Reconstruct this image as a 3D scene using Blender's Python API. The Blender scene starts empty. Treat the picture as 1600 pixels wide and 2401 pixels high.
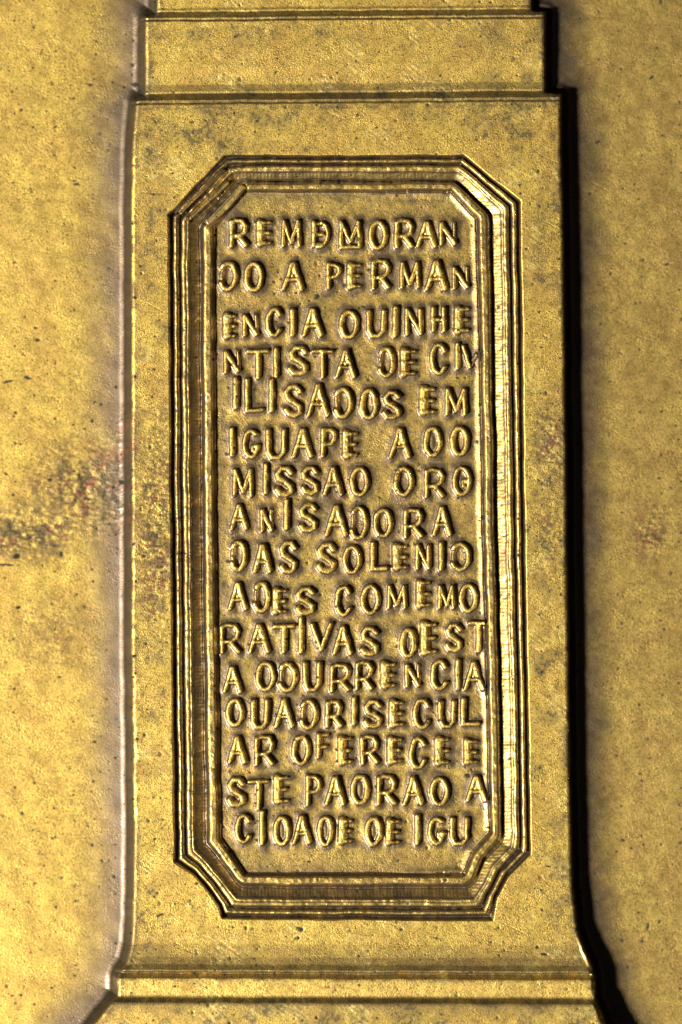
import bpy, math
import numpy as np

# ------------------------------------------------------------------ units
# the relief is laid out in fine units (1 u = 25 micrometres); the plaque part in view is 40 x 60 mm
S = 2.5e-5
CX, CY = 800.0, 1200.5
FACE = 45.0
sc = bpy.context.scene

# ------------------------------------------------------------------ camera
cam_d = bpy.data.cameras.new("camera")
cam = bpy.data.objects.new("camera", cam_d)
sc.collection.objects.link(cam)
cam_d.sensor_fit = 'VERTICAL'
cam_d.sensor_width = 24.0
cam_d.sensor_height = 36.0
cam_d.lens = 180.0
dist = 2401 * S * 180.0 / 36.0
cam.location = (0, 0, FACE * S + dist)
cam.rotation_euler = (0, 0, 0)
cam_d.clip_start = 0.005
cam_d.clip_end = 50.0
cam_d.dof.use_dof = True
cam_d.dof.focus_distance = dist + 7 * S
cam_d.dof.aperture_fstop = 6.3
sc.camera = cam

# ------------------------------------------------------------------ world and lamps
w = bpy.data.worlds.new("World")
sc.world = w
w.use_nodes = True
w.node_tree.nodes["Background"].inputs[0].default_value = (0.9, 0.88, 0.95, 1)
w.node_tree.nodes["Background"].inputs[1].default_value = 0.012


def area(name, direction, distance, sx, sy, power, color, aim=(0, 0, 0)):
    d = bpy.data.lights.new(name, 'AREA')
    d.shape = 'RECTANGLE'
    d.size, d.size_y = sx, sy
    d.energy = power
    d.color = color
    o = bpy.data.objects.new(name, d)
    sc.collection.objects.link(o)
    import mathutils
    v = mathutils.Vector(direction).normalized() * distance
    o.location = v + mathutils.Vector(aim)
    o.rotation_euler = v.to_track_quat('Z', 'Y').to_euler()
    return o


def direction(az, el):
    a, e = math.radians(az), math.radians(el)
    return (math.cos(a) * math.cos(e), math.sin(a) * math.cos(e), math.sin(e))


area("key_lamp", direction(206, 44), 0.95, 0.10, 0.10, 24.0, (1.0, 0.975, 0.93))

vs = sc.view_settings
vs.view_transform = 'Standard'
vs.look = 'None'
vs.exposure = 0.0
vs.gamma = 1.0

# ------------------------------------------------------------------ noise helpers (numpy, deterministic)
def lattice(X, Y, cell, seed, sy=None):
    """smooth value noise in -1..1; X and Y are arrays of layout units"""
    sy = sy or cell
    rng = np.random.default_rng(seed)
    n = 512
    L = rng.uniform(-1, 1, (n, n)).astype(np.float32)
    fx, fy = (X + 4000) / cell, (Y + 4000) / sy
    ix, iy = np.floor(fx).astype(np.int32), np.floor(fy).astype(np.int32)
    tx, ty = fx - ix, fy - iy
    tx = tx * tx * (3 - 2 * tx)
    ty = ty * ty * (3 - 2 * ty)
    a = L[iy % n, ix % n]; b = L[iy % n, (ix + 1) % n]
    c = L[(iy + 1) % n, ix % n]; d = L[(iy + 1) % n, (ix + 1) % n]
    return (a * (1 - tx) + b * tx) * (1 - ty) + (c * (1 - tx) + d * tx) * ty


def fbm(X, Y, cell, seed, octaves=3):
    r, amp, tot = 0, 1.0, 0
    for k in range(octaves):
        r = r + amp * lattice(X, Y, cell / 2 ** k, seed + k)
        tot += amp
        amp *= 0.55
    return r / tot


def smooth(a, b, x):
    t = np.clip((x - a) / (b - a), 0, 1)
    return t * t * (3 - 2 * t)


def seg_dist(X, Y, a, b):
    ax, ay = a; bx, by = b
    dx, dy = bx - ax, by - ay
    L = dx * dx + dy * dy
    t = np.clip(((X - ax) * dx + (Y - ay) * dy) / max(L, 1e-9), 0, 1)
    return np.hypot(X - ax - t * dx, Y - ay - t * dy)


def poly_sd(X, Y, P):
    """signed distance to a closed polygon, negative inside"""
    d = np.full(X.shape, 1e9)
    ins = np.zeros(X.shape, bool)
    n = len(P)
    for i in range(n):
        a, b = P[i], P[(i + 1) % n]
        d = np.minimum(d, seg_dist(X, Y, a, b))
        if a[1] != b[1]:
            c = ((a[1] > Y) != (b[1] > Y)) & (X < (b[0] - a[0]) * (Y - a[1]) / (b[1] - a[1]) + a[0])
            ins ^= c
    return np.where(ins, -d, d)


# ------------------------------------------------------------------ grid
def axis(pieces):
    out = []
    for a, b, st in pieces:
        n = max(1, int(round((b - a) / st)))
        out.append(np.linspace(a, b, n, endpoint=False))
    out.append(np.array([pieces[-1][1]]))
    return np.concatenate(out)


gx = axis([(-420, -20, 12), (-20, 230, 2.7), (230, 1400, 1.62), (1400, 1620, 2.7), (1620, 2020, 12)])
gy = axis([(-320, -15, 12), (-15, 2415, 1.78), (2415, 2720, 12)])
X, Y = np.meshgrid(gx, gy)
NY, NX = X.shape

wx = 1.0 * lattice(X, Y, 52, 1) + 0.4 * lattice(X, Y, 13, 2)
wy = 1.0 * lattice(X, Y, 52, 3) + 0.4 * lattice(X, Y, 13, 4)
XW, YW = X + wx, Y + wy

# ------------------------------------------------------------------ pedestal silhouette and field
FACE_POLY = [(370, -900), (370, 33), (343, 40), (342, 224), (321, 238), (313, 330), (311, 420), (311, 1500),
             (316, 1900), (314, 2150), (309, 2215), (298, 2260), (284, 2282), (279, 2294), (279, 2336), (262, 2352),
             (224, 2401), (178, 2460), (150, 2540), (150, 3300), (1500, 3300), (1500, 2540), (1455, 2460), (1418, 2401),
             (1402, 2360), (1394, 2341), (1394, 2296), (1387, 2268), (1370, 2230), (1353, 2181), (1341, 2080),
             (1336, 1900), (1328, 1300), (1320, 600), (1314, 300), (1314, 221), (1277, 217), (1277, 27), (1246, 23),
             (1246, -900)]
sd = poly_sd(XW, YW, FACE_POLY)
tilt = np.interp(Y, [0, 300, 2200, 2401], [8, 8, -4, -4]) * (825 - X) / 950
YE = YW - tilt
PROF = np.array([(-900, 27), (14, 27), (21, 28.5), (23, 27), (26, 29), (38, 36.5), (42, 34), (46, 38), (150, 37.5), (195, 35.5), (212, 37.5), (216, 36.5),
                 (233, 46.5), (237, 43), (242, 47), (2215, 46), (2245, 48.5), (2262, 52), (2276, 58), (2279, 56),
                 (2282, 50), (2286, 54), (2294, 62), (2300, 62), (2318, 61), (2334, 58.5), (2339, 59.5), (2350, 69),
                 (2356, 70), (2420, 70), (3300, 70)], float)
PY = np.interp(YE, PROF[:, 0], PROF[:, 1])
PYS = np.interp(YE, [-900, 20, 50, 205, 240, 2190, 2420, 3300], [27, 28, 36.5, 37, 46.5, 46.5, 68, 70])
PY = PY + (PYS - PY) * smooth(-9, -1, sd) * (X > 900) * (Y > 2100)
WW = np.where(X > 800, 8.0, 21.0)          # the left wall leans out more than the right one
sf = np.maximum(sd, 21)
field = 0.00065 * np.clip(121 - sf, 0, 100) ** 2 + 0.021 * np.clip(35 - sf, 0, 14) ** 2
field = field - 8 + 1.6 * fbm(X, Y, 260, 20, 2) + 0.35 * lattice(X, Y, 30, 22)
u = np.clip(sd / WW, 0, 1)
wall = PY + (field - PY) * (0.12 * smooth(0, .35, u) + 0.88 * u ** 1.15)
face = PY - 1.8 * smooth(-6, 1, sd) + 0.5 * lattice(X, Y, 18, 33) * smooth(-12, 0, sd) + 0.55 * fbm(X, Y, 70, 30, 3)
H = np.where(sd <= 0, face, wall - 1.8 * (1 - u))

# small pits and dings on the broad faces

# ------------------------------------------------------------------ panel frame
OUT = [(527, 363), (1088, 362), (1222, 470), (1232, 1200), (1247, 2005), (1193, 2058), (1167, 2104), (1157, 2160),
       (520, 2155), (510, 2125), (485, 2089), (449, 2048), (408, 2022), (399, 1200), (394, 503)]
INN = [(574, 452), (1058, 452), (1117, 512), (1131, 1200), (1149, 1950), (1105, 2000), (1088, 2046),
       (577, 2046), (550, 2005), (520, 1966), (509, 1200), (505, 537)]
XF = XW + 1.2 * lattice(X, Y, 24, 41, 70)
YF = YW + 1.2 * lattice(X, Y, 70, 42, 24)
so = poly_sd(XF, YF, OUT)
si = poly_sd(XF, YF, INN)
do, di = np.clip(-so, 0, None), np.clip(si, 0, None)
T = do / (do + di + 1e-6)
in_frame = (so < 0) & (si > 0)
in_panel = si <= 0
TP = np.array([(0, 0), (.015, -2), (.06, -17), (.085, -16), (.115, -6), (.15, -3.2), (.185, -4.5), (.215, -8), (.238, -16), (.255, -16), (.285, -6),
               (.32, -3.5), (.37, -3.5), (.385, -5.5), (.40, -4), (.43, -4.8), (.46, -8), (.55, -13),
               (.63, -18), (.655, -23), (.68, -23), (.755, -5), (.79, -3), (.89, -3), (.915, -5), (.975, -18), (1, -19)], float)
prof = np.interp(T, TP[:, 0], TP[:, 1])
# fine chatter marks across the cove
side = np.where((X < 520) | (X > 1105), Y, X)
side = side + 2.0 * lattice(X, Y, 40, 44)
tick = (0.5 + 0.5 * np.cos(side * 2 * np.pi / 8.2)) ** 2
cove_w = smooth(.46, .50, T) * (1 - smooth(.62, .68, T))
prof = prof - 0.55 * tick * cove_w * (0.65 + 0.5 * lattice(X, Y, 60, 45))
# uneven hand-cut surface of the rails
prof = prof + (0.6 * lattice(X, Y, 9, 46) + 0.9 * lattice(X, Y, 24, 47)) * smooth(0, .1, T) * (1 - smooth(.93, 1, T))
corner = np.exp(-(((X - 468) / 70) ** 2 + ((Y - 455) / 75) ** 2) ** 2)
prof = prof + 2.6 * corner * lattice(X * .69 - Y * .72, X * .72 + Y * .69, 46, 48, 6.5) + 1.2 * corner * lattice(X, Y, 12, 49)
base_lvl = 46.5
PANEL = base_lvl - 19.0
edge = smooth(-20, 0, si)
panel = PANEL + 1.1 * fbm(X, Y, 60, 50, 3) + 3.6 * edge ** 2 * smooth(900, 1080, X + .5 * (600 - Y) * (Y < 600))
H = np.where(in_frame, base_lvl + prof, H)
H = np.where(in_panel, panel, H)

# ------------------------------------------------------------------ letters
def arc(cx, cy, rx, ry, a0, a1, n=9):
    return [(cx + rx * math.cos(math.radians(a)), cy + ry * math.sin(math.radians(a))) for a in np.linspace(a0, a1, n)]


# unit glyphs, x right 0..1, y down 0..1; each stroke = (points, strength, width factor)
G = {
    'A': [([(0.03, 1), (0.46, 0.02)], 1, 1), ([(0.54, 0.02), (0.98, 1)], 1, 1.1), ([(0.2, .64), (.8, .64)], 1, .9), ([(.5, .1), (.5, .45)], .75, 1.6)],
    'C': [(arc(.52, .5, .47, .49, -35, -325, 16), 1, 1)],
    'D': [(arc(.42, .5, .5, .49, -125, 150, 16), 1, 1.05), ([(.12, .1), (.04, .18)], .9, 1), (arc(.5, .5, .46, .48, 150, 235, 6), .46, .9)],
    'd': [(arc(.5, .5, .46, .48, 0, 360, 22), 1, 1.1), ([(.5, .35), (.5, .65)], .28, 2.6)],
    'E': [([(.15, 0.03), (.15, .97)], 1, 1.75), ([(.1, .05), (.55, .05)], .95, .95), ([(.5, .05), (.93, .04)], .7, .85), ([(.1, .5), (.82, .5)], .85, 1.0), ([(.1, .96), (.55, .96)], .95, .95), ([(.5, .96), (.93, .96)], .7, .85), ([(.38, .05), (.38, .95)], .55, 1.2)],
    'B': [([(.12, 0.05), (.12, .93)], 1, 1.2), ([(.1, .08), (.6, .06)], .8, .9), ([(.1, .5), (.62, .5)], .85, 1.1), ([(.1, .88), (.6, .9)], .9, 1), (arc(.42, .5, .55, .49, -70, 100, 12), .95, .85)],
    'F': [([(.12, 0.03), (.12, .97)], 1, 1.1), ([(.1, .05), (.92, .04)], .85, .95), ([(.1, .55), (.8, .52)], .8, 1.1), ([(.32, .05), (.32, .6)], .6, 1)],
    'G': [(arc(.5, .5, .46, .48, -50, -350, 16), 1, 1), ([(.97, .58), (.62, .6), (.66, .75)], .95, .95)],
    'g': [(arc(.5, .5, .46, .48, 0, 360, 20), .95, 1), ([(.95, .48), (.6, .52), (.6, .66)], .9, 1.1)],
    'H': [([(.08, 0), (.08, 1)], 1, 1), ([(.92, 0), (.92, 1)], 1, 1), ([(.08, .52), (.92, .52)], 1, 1.1)],
    'I': [([(.5, 0), (.5, 1)], 1, 1.2)],
    'L': [([(.1, 0), (.1, .96), (.95, .94)], 1, 1.1)],
    'M': [([(.05, 1), (.08, .03), (.5, .88), (.9, .03), (.97, 1)], 1, .92)],
    'm': [([(.05, 1), (.08, .03), (.5, .78), (.84, .03), (.92, .97), (.1, .99)], 1, .92)],
    'N': [([(.07, 1), (.07, .03), (.93, .97), (.9, .05)], 1, 1.0)],
    'n': [([(.07, 1), (.07, .12), (.93, .97)], 1, 1.05), ([(.93, .9), (.9, .1)], .55, .8)],
    'O': [(arc(.5, .5, .46, .49, 0, 360, 22), 1, 1.05)],
    'P': [([(.1, 0.03), (.1, 1)], 1, 1.05), ([(.1, .06), (.6, .05), (.9, .15), (.92, .38), (.7, .54), (.1, .58)], 1, 1)],
    'R': [([(.08, 0.08), (.08, 1)], 1, 1), ([(.08, .1), (.35, .02), (.75, .06), (.93, .25), (.85, .48), (.55, .62), (.1, .64)], 1, 1), ([(.5, .62), (.95, .97)], 1, 1.1)],
    'S': [([(.92, .2), (.7, .04), (.35, .04), (.1, .22), (.2, .42), (.55, .54), (.88, .68), (.88, .88), (.6, .98), (.25, .95), (.06, .8)], 1, 1.15)],
    'T': [([(.02, .05), (.98, .04)], 1, .95), ([(.52, .05), (.52, 1)], 1, 1.1)],
    'U': [([(.07, 0), (.08, .75), (.28, .97), (.65, .97), (.9, .78), (.92, 0)], 1, 1.05)],
    'V': [([(.03, 0), (.48, .97), (.97, 0)], 1, 1)],
    'v': [([(.05, .1), (.45, 1)], 1, 1), ([(.45, 1), (.85, .45)], .35, .9)],
}
K = 660.0 / 1568.0
ROWS = [
    (480, "R90-195:75-235 E245-330:85-225 M380-490:80-235 B545-650:85-245 m700-835:85-245 O870-970:90-250 R1010-1120:75-240 A1135-1245:90-235 n1260-1360:85-225"),
    (480, "D40-140:315-480 O175-280:320-485 A385-505:320-475 P630-715:320-470 E750-830:325-465 R880-990:300-470 M1040-1155:315-465 A1185-1305:310-475 n1335-1430:330-470"),
    (700, "E60-130:85-220 n165-255:75-210 C295-385:50-215 I430-460:60-210 A500-610:55-210 O705-810:65-225 U855-965:65-220 I1000-1035:45-210 N1070-1170:50-205 H1215-1300:45-185 E1350-1435:45-190"),
    (700, "n60-155:275-415 T190-310:280-445 I335-370:275-440 S420-530:260-430 T550-670:280-445 A685-795:285-440 D925-1015:270-440 E1045-1135:280-430 C1210-1305:250-425 I1350-1380:248-395 v1385-1490:245-390"),
    (880, "I110-145:15-185 L175-285:20-210 I310-345:25-205 S395-500:50-235 A525-645:45-230 D680-780:70-240 O820-915:75-245 S945-1050:85-245 E1155-1240:65-215 M1295-1415:70-220"),
    (880, "I90-125:295-450 G165-260:300-465 U295-410:300-470 A445-555:295-455 P600-690:290-455 E725-810:310-455 A985-1100:295-460 d1175-1275:285-455 O1325-1425:285-450"),
    (1080, "M110-225:40-200 I280-310:20-185 S345-450:30-200 S490-590:30-190 A615-725:35-195 O765-870:35-200 O1010-1115:35-200 R1175-1295:40-210 g1335-1440:30-200"),
    (1080, "A95-195:240-385 n265-335:255-400 I395-425:220-385 S480-585:235-400 A625-750:250-420 D770-865:255-440 O895-1000:270-430 R1060-1175:265-430 A1225-1330:255-420"),
    (1260, "D100-190:20-190 A225-325:40-195 S370-470:20-205 S580-685:30-200 O725-825:45-205 L875-975:30-190 E1005-1085:40-180 N1130-1215:35-180 I1255-1290:30-185 D1330-1440:30-190"),
    (1260, "A85-190:250-405 D230-320:250-420 E335-415:285-425 S460-570:275-435 C680-775:270-440 O825-930:265-430 M970-1080:265-400 E1135-1215:240-390 M1255-1350:265-400 O1375-1475:260-420"),
    (1440, "R35-155:50-220 A200-315:55-215 T335-455:55-215 I475-510:20-215 V545-665:50-210 A670-775:65-225 S820-925:70-235 d1045-1130:80-245 E1160-1250:45-225 S1295-1390:50-210 T1425-1535:35-210"),
    (1440, "A55-160:290-440 O240-345:265-430 D370-470:270-435 U500-605:270-430 R650-770:275-435 R790-895:260-425 E940-1020:270-410 n1070-1160:265-410 C1215-1310:255-425 I1350-1380:255-425 A1400-1510:265-425"),
    (1620, "O75-170:45-200 U210-315:50-215 A345-450:45-205 D490-585:50-215 R625-720:50-205 I775-800:40-190 S840-945:50-210 E985-1065:55-200 C1115-1215:45-215 U1255-1355:55-210 L1380-1490:45-200"),
    (1620, "A85-185:250-405 R230-345:245-420 O440-540:250-415 F575-650:235-380 E700-775:255-410 R820-925:245-410 E975-1055:260-405 C1095-1190:260-435 E1240-1320:260-410 E1400-1480:270-410"),
    (1800, "S80-180:55-220 T195-310:65-235 E340-425:45-200 P515-605:40-215 A625-735:50-210 d770-870:40-210 R910-1025:40-210 A1060-1170:50-210 O1210-1315:55-215 A1410-1525:45-190"),
    (1800, "C125-215:260-425 I260-290:245-430 d340-430:270-440 A445-545:265-425 d585-670:270-440 E705-780:285-425 d850-940:275-440 E965-1045:290-430 I1120-1160:265-430 G1200-1295:275-435 U1320-1430:280-435"),
]
LH = 10.0
letters = []           # (char, row, index)
rel = np.zeros(X.shape)
LID = np.full(X.shape, -1, np.int32)
LVAL = np.zeros(X.shape)
APR = np.zeros(X.shape)
XL = X + 0.9 * lattice(X, Y, 14, 61) + 0.35 * lattice(X, Y, 6, 62)
YL = Y + 0.9 * lattice(X, Y, 14, 63) + 0.35 * lattice(X, Y, 6, 64)
rng = np.random.default_rng(7)
for r, (yo, text) in enumerate(ROWS):
    for c, tok in enumerate(text.split()):
        ch = tok[0]
        xs, ys = tok[1:].split(':')
        x0, x1 = [500 + float(v) * K for v in xs.split('-')]
        y0, y1 = [yo + float(v) * K for v in ys.split('-')]
        # glyph lines run inside the measured outline
        x0 += 2.0; x1 -= 3.5; y0 += 3.0; y1 -= 3.5
        if ch == 'I':
            x0 += 0; x1 -= 0
        i0, i1 = np.searchsorted(gx, [x0 - 26, x1 + 26])
        j0, j1 = np.searchsorted(gy, [y0 - 26, y1 + 26])
        xx, yy = XL[j0:j1, i0:i1], YL[j0:j1, i0:i1]
        f = np.zeros(xx.shape)
        dmin = np.full(xx.shape, 99.0)
        hgt = rng.uniform(.85, 1.12)
        wid = rng.uniform(.92, 1.1)
        for pts, st, wf in G[ch]:
            P = [(x0 + px * (x1 - x0) + rng.uniform(-.6, .6), y0 + py * (y1 - y0) + rng.uniform(-.6, .6)) for px, py in pts]
            d = np.full(xx.shape, 99.0)
            for a, b in zip(P[:-1], P[1:]):
                d = np.minimum(d, seg_dist(xx, yy, a, b))
            w_ = wf * wid
            g = st * (1 - smooth(3.1 * w_, 6.4 * w_, d))
            f = 1 - (1 - f) * (1 - g) if False else np.maximum(f, g) + 0.12 * np.minimum(f, g)
            dmin = np.minimum(dmin, d + (1 - st) * 6)
        f = np.clip(f, 0, 1.08) * hgt
        apron = 2.3 * np.exp(-(np.clip(dmin, 0, 99) / 13.0) ** 2)
        val = LH * f + apron
        APR[j0:j1, i0:i1] = np.maximum(APR[j0:j1, i0:i1], np.exp(-(np.clip(dmin, 0, 99) / 15.0) ** 2))
        sub = rel[j0:j1, i0:i1]
        rel[j0:j1, i0:i1] = np.maximum(sub, val)
        take = (f > 0.22) & (f > LVAL[j0:j1, i0:i1])
        LID[j0:j1, i0:i1][take] = len(letters)
        LVAL[j0:j1, i0:i1] = np.maximum(LVAL[j0:j1, i0:i1], f)
        letters.append((ch, r, c))
ok = in_panel | (T > .86)
H = H + np.where(in_panel, rel, np.where(T > .86, np.clip(rel - 8, 0, 9) * .4, 0))
# the hand-cut bar across the upper left corner of the frame
for (pa, pb, hw, lvl) in (((492, 520), (567, 442), 8.5, -1.0), ((447, 512), (535, 428), 3.2, -3.0), ((424, 500), (528, 398), 2.6, -2.0)):
    d = seg_dist(XF + 1.2 * lattice(X, Y, 16, 72), YF, pa, pb)
    dig = (1 - smooth(hw + 3, hw + 8, d)) * (si > -2)
    H = np.where(si > -3, H - 6.5 * dig * (H > base_lvl - 15), H)
    up = 1 - smooth(hw, hw + 3.2, d)
    H = H * (1 - up) + (base_lvl + lvl + .8 * lattice(X * .69 - Y * .72, X * .72 + Y * .69, 60, 73, 4)) * up
H += 0.28 * fbm(X, Y, 14, 70, 2) * (in_panel | in_frame)

# ------------------------------------------------------------------ stains, corrosion and wear, with some painted shade
def blob(cx, cy, rx, ry, ang=0.0, soft=.5, seed=0):
    a = math.radians(ang)
    dx, dy = X - cx, Y - cy
    p = (dx * math.cos(a) + dy * math.sin(a)) / rx
    q = (-dx * math.sin(a) + dy * math.cos(a)) / ry
    return np.sqrt(p * p + q * q)


stain = np.zeros(X.shape)
n_rag = fbm(X, Y, 7, 80, 2)
SPOTS = [(209, 194, 12, 5, 15), (178, 428, 13, 4, 5), (47, 254, 5, 5, 0), (130, 22, 4, 3, 0), (118, 393, 5, 4, 0),
         (149, 522, 6, 5, 0), (86, 796, 11, 6, 10), (60, 884, 15, 6, 20), (18, 893, 22, 4, -15), (136, 222, 4, 4, 0), (290, 200, 5, 4, 0),
         (250, 275, 4, 4, 0), (295, 75, 4, 4, 0), (45, 1040, 4, 4, 0), (115, 1125, 7, 7, 0), (183, 1115, 6, 9, 0), (283, 1130, 8, 10, 0),
         (10, 1110, 12, 4, 25), (28, 1160, 5, 5, 0), (198, 1005, 4, 4, 0), (35, 1305, 12, 7, 0), (15, 1325, 28, 4, 0), (140, 1300, 6, 8, 0), (8, 1355, 5, 5, 0),
         (40, 1425, 9, 5, -20), (66, 1260, 6, 5, 0), (1363, 38, 6, 5, 0), (1545, 107, 9, 4, 5), (1530, 178, 10, 6, -30), (1577, 350, 3, 6, 0),
         (1579, 378, 3, 14, -5), (1387, 451, 7, 5, 0), (1376, 411, 5, 7, 0), (1463, 439, 5, 5, 0), (1492, 428, 4, 4, 0), (1502, 575, 3, 3, 0),
         (1568, 617, 12, 5, -10), (1455, 825, 9, 4, 40), (1435, 893, 10, 4, 0), (1449, 1775, 6, 6, 0), (1465, 1975, 8, 5, 20), (1449, 2001, 5, 4, 0),
         (1514, 1984, 5, 4, 0), (1501, 2079, 5, 4, 0), (1522, 2178, 5, 16, 5), (1551, 2163, 5, 5, 0), (1476, 2272, 5, 5, 0), (1529, 1780, 6, 3, 0),
         (1274, 2237, 10, 6, 15), (1183, 2229, 5, 5, 0), (1171, 2240, 4, 4, 0), (1004, 2187, 7, 3, 0), (1152, 2209, 6, 4, 0), (1287, 2031, 10, 3, 0), (1260, 2220, 5, 4, 0),
         (265, 2059, 6, 6, 0), (238, 2022, 5, 6, 0), (214, 1984, 5, 6, 0), (378, 2145, 16, 4, -20), (176, 2268, 5, 4, 0), (80, 2075, 5, 5, 0),
         (129, 2131, 5, 5, 0), (164, 2184, 5, 4, 0), (78, 2360, 4, 5, 0), (101, 2034, 4, 4, 0), (744, 695, 8, 8, 0), (704, 712, 5, 4, 0), (726, 704, 5, 3, 0),
         (1096, 1820, 10, 8, 10), (1107, 1806, 6, 6, 0), (721, 1320, 5, 6, 0), (752, 1394, 5, 5, 0), (953, 1926, 4, 6, 0), (726, 2021, 7, 4, 0),
         (713, 1630, 5, 3, 0), (586, 1812, 4, 4, 0), (1104, 2000, 5, 4, 0), (852, 718, 6, 5, 0), (700, 717, 5, 5, 0), (1146, 1940, 8, 3, 0),
         (318, 196, 13, 9, 0), (327, 216, 12, 12, 0), (332, 120, 4, 5, 0), (348, 22, 16, 9, 10), (704, 2178, 10, 7, 30), (577, 2178, 5, 8, 0), (700, 2198, 6, 5, 60)]
for x_, y_, rx_, ry_, a_ in SPOTS:
    i0, i1 = np.searchsorted(gx, [x_ - 45, x_ + 45]); j0, j1 = np.searchsorted(gy, [y_ - 45, y_ + 45])
    a = math.radians(a_)
    dx, dy = X[j0:j1, i0:i1] - x_, Y[j0:j1, i0:i1] - y_
    p = (dx * math.cos(a) + dy * math.sin(a)) / rx_
    q = (-dx * math.sin(a) + dy * math.cos(a)) / ry_
    rr = np.hypot(p, q) + 0.55 * n_rag[j0:j1, i0:i1]
    stain[j0:j1, i0:i1] = np.maximum(stain[j0:j1, i0:i1], 1 - smooth(.45, 1.0, rr))
for k in range(1000):
    x_, y_ = rng.uniform(-10, 1610), rng.uniform(-10, 2411)
    r_ = rng.choice([2.2, 2.8, 3.6, 5.0], p=[.3, .3, .25, .15])
    i0, i1 = np.searchsorted(gx, [x_ - 12, x_ + 12]); j0, j1 = np.searchsorted(gy, [y_ - 12, y_ + 12])
    rr = np.hypot(X[j0:j1, i0:i1] - x_, (Y[j0:j1, i0:i1] - y_) * rng.uniform(.7, 1.5)) / r_
    stain[j0:j1, i0:i1] = np.maximum(stain[j0:j1, i0:i1], (1 - smooth(.5, 1.2, rr)) * rng.uniform(.7, 1.0))

red = np.zeros(X.shape)
pit = np.zeros(X.shape)
for x_, y_, rx_, ry_, k_ in [(200, 1150, 160, 140, 1), (60, 1250, 150, 85, 1), (290, 1040, 60, 90, .6), (370, 1230, 60, 330, .9),
                             (1290, 1050, 60, 160, .7), (1285, 1250, 50, 130, .6), (1530, 1250, 60, 90, .8), (1180, 1150, 30, 300, .5), (130, 1480, 120, 110, .35),
                             (800, 1150, 320, 120, .30), (1010, 1330, 160, 70, .3), (860, 860, 170, 40, .35)]:
    b = blob(x_, y_, rx_, ry_)
    g = k_ * np.clip(1 - b, 0, 1) ** .6
    pit = np.maximum(pit, g)
rn = fbm(X, Y, 34, 90, 4)
rn2 = fbm(X, Y, 8, 95, 3)
red = np.clip(pit * 1.4, 0, 1) * smooth(-.05, .35, rn) * smooth(-.15, .35, rn2)
stain = np.maximum(stain, .8 * pit * smooth(.24, .42, fbm(X, Y, 12, 99, 3)))
pat_shade = np.maximum(pat_pit := pit * smooth(-.4, .3, rn2 + .4 * rn), 0)
H += pit * 1.1 * fbm(X + 3 * rn, Y * 1.8 + .4 * X, 11, 101, 2)
H -= 0.25 * stain * (sd > 0) + 0.7 * stain * (sd <= 0)

tar = np.zeros(X.shape)      # grey tarnish patches
for x_, y_, rx_, ry_, k_ in [(520, 300, 230, 90, 1), (330, 320, 60, 150, .6), (800, 245, 480, 40, .8), (1200, 270, 130, 110, .95), (560, 70, 260, 40, .7), (1180, 80, 130, 40, .6),
                             (350, 190, 25, 90, .6), (1270, 450, 60, 260, .8), (350, 640, 60, 300, .6), (325, 1050, 25, 500, .7), (1270, 1450, 70, 400, .6),
                             (350, 2100, 60, 160, .5), (820, 2390, 640, 38, 1), (1310, 2000, 40, 300, .5), (1150, 2385, 260, 40, 1), (350, 1600, 50, 250, .5),
                             (265, 1120, 45, 50, .8), (800, 2296, 540, 8, .7), (1000, 1600, 40, 40, .2)]:
    b = blob(x_, y_, rx_, ry_)
    tar = np.maximum(tar, k_ * np.clip(1.15 - b, 0, 1) ** .5)
tg = smooth(-.25, .5, fbm(X, Y, 34, 110, 4) + .5 * (tar - .6)) * smooth(0, .4, tar)
tar = np.maximum(.55 * tg, 1.0 * tg * smooth(-.02, .22, fbm(X, Y, 7, 116, 2)))
wall_grime_shade = 1.2 * ((sd > 2) & (sd < 20)) * (.8 + .4 * fbm(X, Y, 40, 129, 2))  # grime plus the steep walls' shade, painted dark together
edge_dirt = smooth(-26, -2, sd) * (sd < 2) * smooth(-.12, .22, fbm(X, Y, 11, 130, 3) + .5 * lattice(X, Y, 120, 133))
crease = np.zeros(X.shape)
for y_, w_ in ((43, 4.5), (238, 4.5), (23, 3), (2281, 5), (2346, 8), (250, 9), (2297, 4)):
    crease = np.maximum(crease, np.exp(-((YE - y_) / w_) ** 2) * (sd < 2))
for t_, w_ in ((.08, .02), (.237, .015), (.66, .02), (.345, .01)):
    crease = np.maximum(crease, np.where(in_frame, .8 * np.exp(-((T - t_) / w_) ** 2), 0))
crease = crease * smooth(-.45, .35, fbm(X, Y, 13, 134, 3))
tar = np.clip(np.maximum(np.maximum(tar, np.maximum(wall_grime_shade, .9 * edge_dirt)), .9 * crease), 0, 1)  # real tarnish and the painted wall shade share this layer
tar = np.clip(np.maximum(tar, .95 * np.clip(1.3 * pit, 0, 1) * smooth(-.05, .3, fbm(X, Y, 20, 138, 3))), 0, 1)

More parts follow.
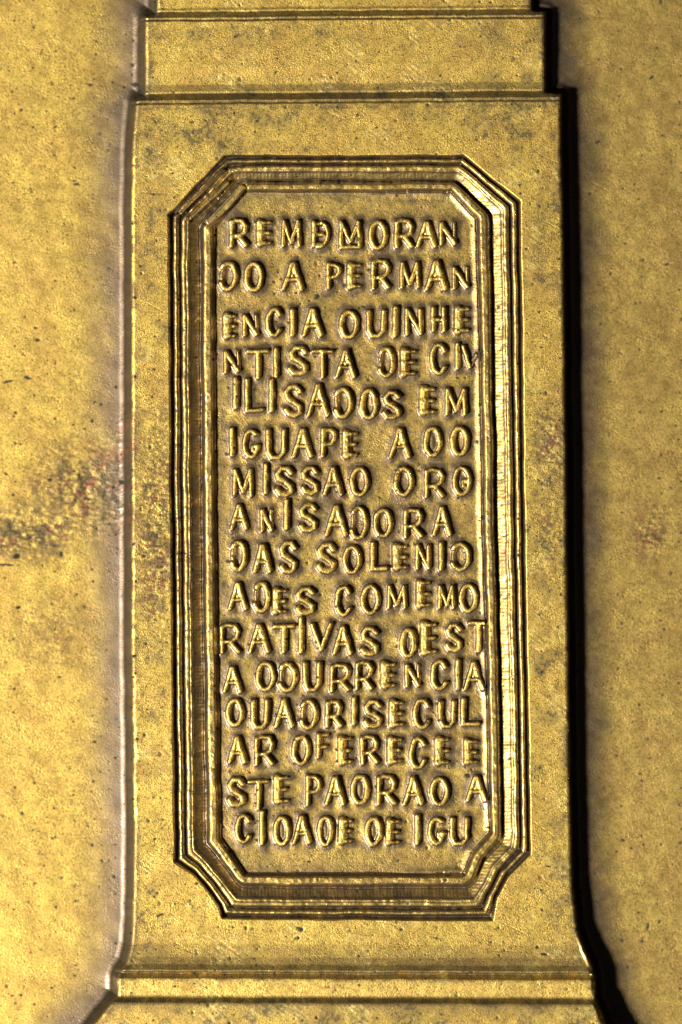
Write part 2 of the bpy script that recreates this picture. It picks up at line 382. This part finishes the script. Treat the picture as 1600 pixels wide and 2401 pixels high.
# brown unworn patina: ragged band on the ground beside the pedestal, inside the panel and on the frame; painted slope shade joins below
pat_shade = 1.32 * (1 - smooth(12, 170, sd + 24 * fbm(X, Y, 60, 120, 3))) * (sd > 4)
pat_shade = np.where(in_panel | in_frame, np.where(in_frame, 1.2 - .66 * smooth(-8.5, -4, prof) - .65 * cove_w * (X > 1100) - .4 * cove_w * (X <= 1100) + .2 * lattice(X, Y, 25, 128), np.clip(.40 + .85 * smooth(.0, .6, APR + .5 * fbm(X, Y, 34, 124, 4)) + .35 * smooth(-30, -4, si), 0, 1.15)), pat_shade)  # right cove cleared further: its bright lit side is put into the colour
pat_shade = pat_shade * (1 - .95 * smooth(.3, .75, LVAL))
pat_shade = np.where((sd > 3) & (sd < 21), 1.25, pat_shade)  # full strength on the steep walls, deepening their shade in colour
pat_shade = np.where(X > 1200, np.maximum(pat_shade, .36 * (sd > 4)), pat_shade)
pat_shade = np.maximum(pat_shade, 1.1 * pat_pit * ~(in_panel | in_frame))
slope_shade = np.zeros(X.shape)  # bands that paint the shade of the sloped tier and die edges
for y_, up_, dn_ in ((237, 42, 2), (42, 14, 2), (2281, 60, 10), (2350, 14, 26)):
    slope_shade = np.maximum(slope_shade, np.where(YE < y_, np.exp(-((YE - y_) / up_) ** 2), np.exp(-((YE - y_) / dn_) ** 2)))
pat_shade = np.maximum(pat_shade, slope_shade * (sd < 3) * (.62 + .4 * fbm(X, Y, 50, 147, 3)))

# fine scratches
scr = np.zeros(X.shape)
for k in range(90):
    if k < 60:
        x_, y_ = rng.choice([rng.uniform(320, 395), rng.uniform(1240, 1312), rng.uniform(330, 1300)]), rng.uniform(240, 2260)
        if 400 < x_ < 1230: y_ = rng.choice([rng.uniform(240, 350), rng.uniform(2160, 2250)])
    else:
        x_, y_ = rng.uniform(0, 1600), rng.uniform(0, 2400)
    L_, a_ = rng.uniform(12, 70), rng.choice([rng.normal(-.5, .3), rng.normal(.4, .3), rng.normal(0, .1)])
    b_ = (x_ + L_ * math.cos(a_), y_ + L_ * math.sin(a_))
    i0, i1 = np.searchsorted(gx, [x_ - 5, b_[0] + 5]); j0, j1 = np.searchsorted(gy, [min(y_, b_[1]) - 5, max(y_, b_[1]) + 5])
    if i1 <= i0 or j1 <= j0: continue
    d = seg_dist(X[j0:j1, i0:i1], Y[j0:j1, i0:i1], (x_, y_), b_)
    scr[j0:j1, i0:i1] = np.maximum(scr[j0:j1, i0:i1], rng.uniform(.3, 1) * (1 - smooth(.4, 1.7, d)))
H -= 0.45 * scr
rub = smooth(.08, .5, fbm(X, Y, 70, 140, 3)) * (sd < -2) * (so > 2)
H += .42 * rub * (0.45 * lattice(X * .8 + Y * .6, Y * .8 - X * .6, 34, 143, 5) + 0.35 * lattice(X * .9 - Y * .43, Y * .9 + X * .43, 26, 144, 4) + .5 * lattice(X, Y, 22, 145))
rub = np.maximum(rub, .9 * smooth(.6, 1.0, LVAL) * in_panel)
rub = np.maximum(rub, .8 * smooth(2292, 2298, YE) * (1 - smooth(2332, 2337, YE)) * (.6 + .5 * lattice(X, Y, 6, 146, 60)) * (sd < 0))

# ------------------------------------------------------------------ material
def bronze():
    m = bpy.data.materials.new("aged_gilt_bronze")
    m.use_nodes = True
    nt = m.node_tree
    N, Lk = nt.nodes, nt.links
    b = N["Principled BSDF"]
    tc = N.new("ShaderNodeTexCoord")
    mp = N.new("ShaderNodeMapping"); mp.inputs["Scale"].default_value = (1 / S, 1 / S, 1 / S)
    Lk.new(tc.outputs["Object"], mp.inputs[0])

    def noise(scale, detail=2, rough=.55, dist=0, vec=None):
        n = N.new("ShaderNodeTexNoise")
        n.inputs["Scale"].default_value = scale
        n.inputs["Detail"].default_value = detail
        n.inputs["Roughness"].default_value = rough
        n.inputs["Distortion"].default_value = dist
        Lk.new(vec or mp.outputs[0], n.inputs["Vector"])
        return n.outputs[0]

    def ramp(v, a, b_, lo=0.0, hi=1.0):
        r = N.new("ShaderNodeMapRange"); r.interpolation_type = 'SMOOTHSTEP'
        r.inputs[1].default_value, r.inputs[2].default_value = a, b_
        r.inputs[3].default_value, r.inputs[4].default_value = lo, hi
        Lk.new(v, r.inputs[0]); return r.outputs[0]

    def mix(f, a, c):
        x = N.new("ShaderNodeMix"); x.data_type = 'RGBA'
        if isinstance(f, float): x.inputs[0].default_value = f
        else: Lk.new(f, x.inputs[0])
        for s, v in ((6, a), (7, c)):
            if isinstance(v, tuple): x.inputs[s].default_value = (*v, 1)
            else: Lk.new(v, x.inputs[s])
        return x.outputs[2]

    def math_(op, a, c):
        x = N.new("ShaderNodeMath"); x.operation = op
        for s, v in ((0, a), (1, c)):
            if isinstance(v, (float, int)): x.inputs[s].default_value = v
            else: Lk.new(v, x.inputs[s])
        return x.outputs[0]

    def attr(n):
        a = N.new("ShaderNodeAttribute"); a.attribute_name = n
        return a.outputs["Fac"]

    col = mix(ramp(noise(.012, 4), .35, .65), (0.87, 0.615, 0.115), (0.76, 0.49, 0.10))
    col = mix(ramp(noise(.16, 3, .7), .35, .72, 0, .6), col, (0.52, 0.31, 0.10))
    col = mix(ramp(noise(.33, 2), .5, .75, 0, .6), col, (0.86, 0.66, 0.22))
    col = mix(math_('MULTIPLY', attr("patina_shade"), .78), col, (0.16, 0.115, 0.08))
    col = mix(ramp(noise(.27, 1), .48, .72, 0, .8), col, (0.20, 0.125, 0.035))
    # random dark pinpoints all over
    v = N.new("ShaderNodeTexVoronoi"); v.voronoi_dimensions = "2D"; v.inputs["Scale"].default_value = .055
    Lk.new(mp.outputs[0], v.inputs["Vector"])
    rnd = N.new("ShaderNodeSeparateColor"); Lk.new(v.outputs["Color"], rnd.inputs[0])
    pin = math_('MULTIPLY', ramp(v.outputs["Distance"], .07, .15, 1, 0), ramp(rnd.outputs[0], .86, .90))
    vv = N.new("ShaderNodeVectorMath"); vv.operation = 'MULTIPLY_ADD'
    nz = N.new("ShaderNodeTexNoise"); nz.inputs["Scale"].default_value = .14
    Lk.new(mp.outputs[0], nz.inputs["Vector"])
    Lk.new(nz.outputs["Color"], vv.inputs[0]); vv.inputs[1].default_value = (9, 9, 9); Lk.new(mp.outputs[0], vv.inputs[2])
    v2 = N.new("ShaderNodeTexVoronoi"); v2.voronoi_dimensions = "2D"; v2.inputs["Scale"].default_value = .021
    Lk.new(vv.outputs[0], v2.inputs["Vector"])
    rn_ = N.new("ShaderNodeSeparateColor"); Lk.new(v2.outputs["Color"], rn_.inputs[0])
    pin2 = math_('MULTIPLY', ramp(v2.outputs["Distance"], .045, .10, 1, 0), ramp(rn_.outputs[0], .74, .78))
    st = math_('MAXIMUM', attr("stain"), math_('MAXIMUM', math_('MULTIPLY', pin2, .95), math_('MULTIPLY', pin, .95)))
    col = mix(math_('MULTIPLY', attr("rub"), ramp(noise(.11, 3, .7), .45, .7, 0, .8)), col, (0.96, 0.78, 0.28))
    col = mix(math_('MULTIPLY', attr("tarnish"), .85), col, (0.095, 0.078, 0.045))
    col = mix(math_('MULTIPLY', attr("copper"), .88), col, (0.30, 0.115, 0.06))
    col = mix(math_('MULTIPLY', attr("scratch"), .3), col, (0.30, 0.20, 0.08))
    col = mix(math_('MULTIPLY', st, .97), col, (0.020, 0.019, 0.012))
    Lk.new(col, b.inputs["Base Color"])
    met = math_('SUBTRACT', .93, math_('MULTIPLY', st, .3))
    Lk.new(met, b.inputs["Metallic"])
    ro = math_('ADD', ramp(noise(.05, 4), .3, .7, .43, .51), math_('MULTIPLY', st, .25))
    ro = math_('ADD', ro, math_('MULTIPLY', attr("tarnish"), .08))
    Lk.new(ro, b.inputs["Roughness"])
    b.inputs["Coat Weight"].default_value = .3
    Lk.new(math_("MULTIPLY", math_("SUBTRACT", 1.0, math_("MAXIMUM", st, attr("tarnish"))), math_("ADD", .25, math_("MULTIPLY", attr("patina_shade"), .7))), b.inputs["Coat Weight"])
    b.inputs["Coat Roughness"].default_value = .23
    b.inputs["Coat IOR"].default_value = 1.5
    b.inputs["Specular IOR Level"].default_value = .5

    g1 = noise(.30, 1, .5)
    g2 = noise(.075, 3, .6)
    hsum = math_('ADD', math_('MULTIPLY', g1, .72), math_('MULTIPLY', g2, .25))
    bp = N.new("ShaderNodeBump"); bp.inputs["Strength"].default_value = 1.0
    Lk.new(ramp(noise(.018, 3), .38, .66, .40, 1.0), bp.inputs["Strength"])
    bp.inputs["Distance"].default_value = S * 1.0
    Lk.new(hsum, bp.inputs["Height"])
    Lk.new(bp.outputs[0], b.inputs["Normal"])
    return m


MAT = bronze()

# ------------------------------------------------------------------ regions of the relief
def cellc(A):
    return .25 * (A[:-1, :-1] + A[1:, :-1] + A[:-1, 1:] + A[1:, 1:])


sdc, yec, tc_, soc, sic = cellc(sd), cellc(YE), cellc(T), cellc(so), cellc(si)
REG = np.zeros(sdc.shape, np.int32)                 # 0 field
body_ = sdc < 21
REG[body_] = 3                                      # pedestal die
REG[body_ & (yec < 27)] = 1
REG[body_ & (yec >= 27) & (yec < 221)] = 2
REG[body_ & (yec >= 2281) & (yec < 2338)] = 4
REG[body_ & (yec >= 2338)] = 5
fr = (soc < 0) & (sic > 0)
for k, (a, b) in enumerate([(-1, .085), (.085, .245), (.245, .475), (.475, .66), (.66, 2)]):
    REG[fr & (tc_ >= a) & (tc_ < b)] = 10 + k
REG[sic <= 0] = 20
lid = LID[:-1, :-1]
lv = cellc(LVAL)
m_ = (sic <= 0) & (lid >= 0) & (lv > .22)
REG[m_] = 100 + lid[m_]

# vertex normals of the whole sheet, so neighbouring parts meet without a seam
dHy, dHx = np.gradient(H, gy, gx)
NRM = np.stack([-dHx, dHy, np.ones_like(H)], -1)
NRM /= np.linalg.norm(NRM, axis=-1, keepdims=True)
CO = np.stack([(X - CX) * S, (CY - Y) * S, H * S], -1).reshape(-1, 3).astype(np.float32)
NRM = NRM.reshape(-1, 3).astype(np.float32)
A_ST, A_RED, A_TAR, A_SCR, A_PAT_SHADE, A_RUB = [a.reshape(-1).astype(np.float32) for a in (stain, red, tar, scr, pat_shade, rub)]
IDX = np.arange(NY * NX).reshape(NY, NX)
QUAD = np.stack([IDX[1:, :-1], IDX[1:, 1:], IDX[:-1, 1:], IDX[:-1, :-1]], -1).reshape(-1, 4)
REGF = REG.reshape(-1)
order = np.argsort(REGF, kind='stable')
sorted_ids = REGF[order]


def region(idn, name, parent, label=None):
    a, b = np.searchsorted(sorted_ids, [idn, idn + 1])
    if b <= a:
        return None
    q = QUAD[order[a:b]]
    uniq, inv = np.unique(q, return_inverse=True)
    inv = inv.reshape(-1).astype(np.int32)
    me = bpy.data.meshes.new(name)
    nf = len(q)
    me.vertices.add(len(uniq)); me.loops.add(nf * 4); me.polygons.add(nf)
    me.vertices.foreach_set("co", CO[uniq].ravel())
    me.loops.foreach_set("vertex_index", inv)
    me.polygons.foreach_set("loop_start", np.arange(0, nf * 4, 4, dtype=np.int32))
    me.update(calc_edges=True)
    me.shade_smooth()
    for n_, arr in (("stain", A_ST), ("copper", A_RED), ("tarnish", A_TAR), ("scratch", A_SCR), ("patina_shade", A_PAT_SHADE), ("rub", A_RUB)):
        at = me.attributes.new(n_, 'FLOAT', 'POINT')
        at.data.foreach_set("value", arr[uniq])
    cn = me.attributes.new("custom_normal", 'FLOAT_VECTOR', 'POINT')
    cn.data.foreach_set("vector", NRM[uniq].ravel())
    me.materials.append(MAT)
    o = bpy.data.objects.new(name, me)
    sc.collection.objects.link(o)
    o.parent = parent
    if label:
        o["label"] = label
    return o


plaque = bpy.data.objects.new("relief_plaque", None)
plaque.empty_display_size = 0.01
sc.collection.objects.link(plaque)
plaque["label"] = "aged golden bronze plaque with raised pedestal and inscribed panel, spotted with dark tarnish"
plaque["category"] = "plaque"

region(0, "background_field", plaque)
region(1, "top_course", plaque)
region(2, "upper_course", plaque)
region(3, "pedestal_die", plaque)
region(4, "base_moulding", plaque)
region(5, "plinth", plaque)
frame = region(10, "panel_frame", plaque)
region(11, "outer_bead", frame)
region(12, "middle_bead", frame)
region(13, "cove", frame)
region(14, "inner_bead", frame)
panel_o = region(20, "inscription_panel", plaque)
ORD = ["first", "second", "third", "fourth", "fifth", "sixth", "seventh", "eighth", "ninth", "tenth", "eleventh",
       "twelfth", "thirteenth", "fourteenth", "fifteenth", "sixteenth"]
SHOW = {'D': 'D', 'd': 'D', 'B': 'E', 'g': 'G', 'm': 'M', 'n': 'N', 'v': 'V'}
for k, (ch, r, c) in enumerate(letters):
    region(100 + k, "letter", panel_o, "raised letter %s, %s from the left in the %s line" % (SHOW.get(ch, ch), ORD[c], ORD[r]))

# the solid metal under the relief sheet
x0, x1, y0, y1 = (gx[0] - CX) * S, (gx[-1] - CX) * S, (CY - gy[-1]) * S, (CY - gy[0]) * S
zt, zb = -24 * S, -110 * S
bv = [(x0, y0, zb), (x1, y0, zb), (x1, y1, zb), (x0, y1, zb), (x0, y0, zt), (x1, y0, zt), (x1, y1, zt), (x0, y1, zt)]
bm_ = bpy.data.meshes.new("backing_body")
bm_.from_pydata(bv, [], [(3, 2, 1, 0), (4, 5, 6, 7), (0, 1, 5, 4), (1, 2, 6, 5), (2, 3, 7, 6), (3, 0, 4, 7)])
bm_.materials.append(MAT)
bo = bpy.data.objects.new("backing_body", bm_)
sc.collection.objects.link(bo)
bo.parent = plaque
print("quads", len(QUAD), "letters", len(letters))
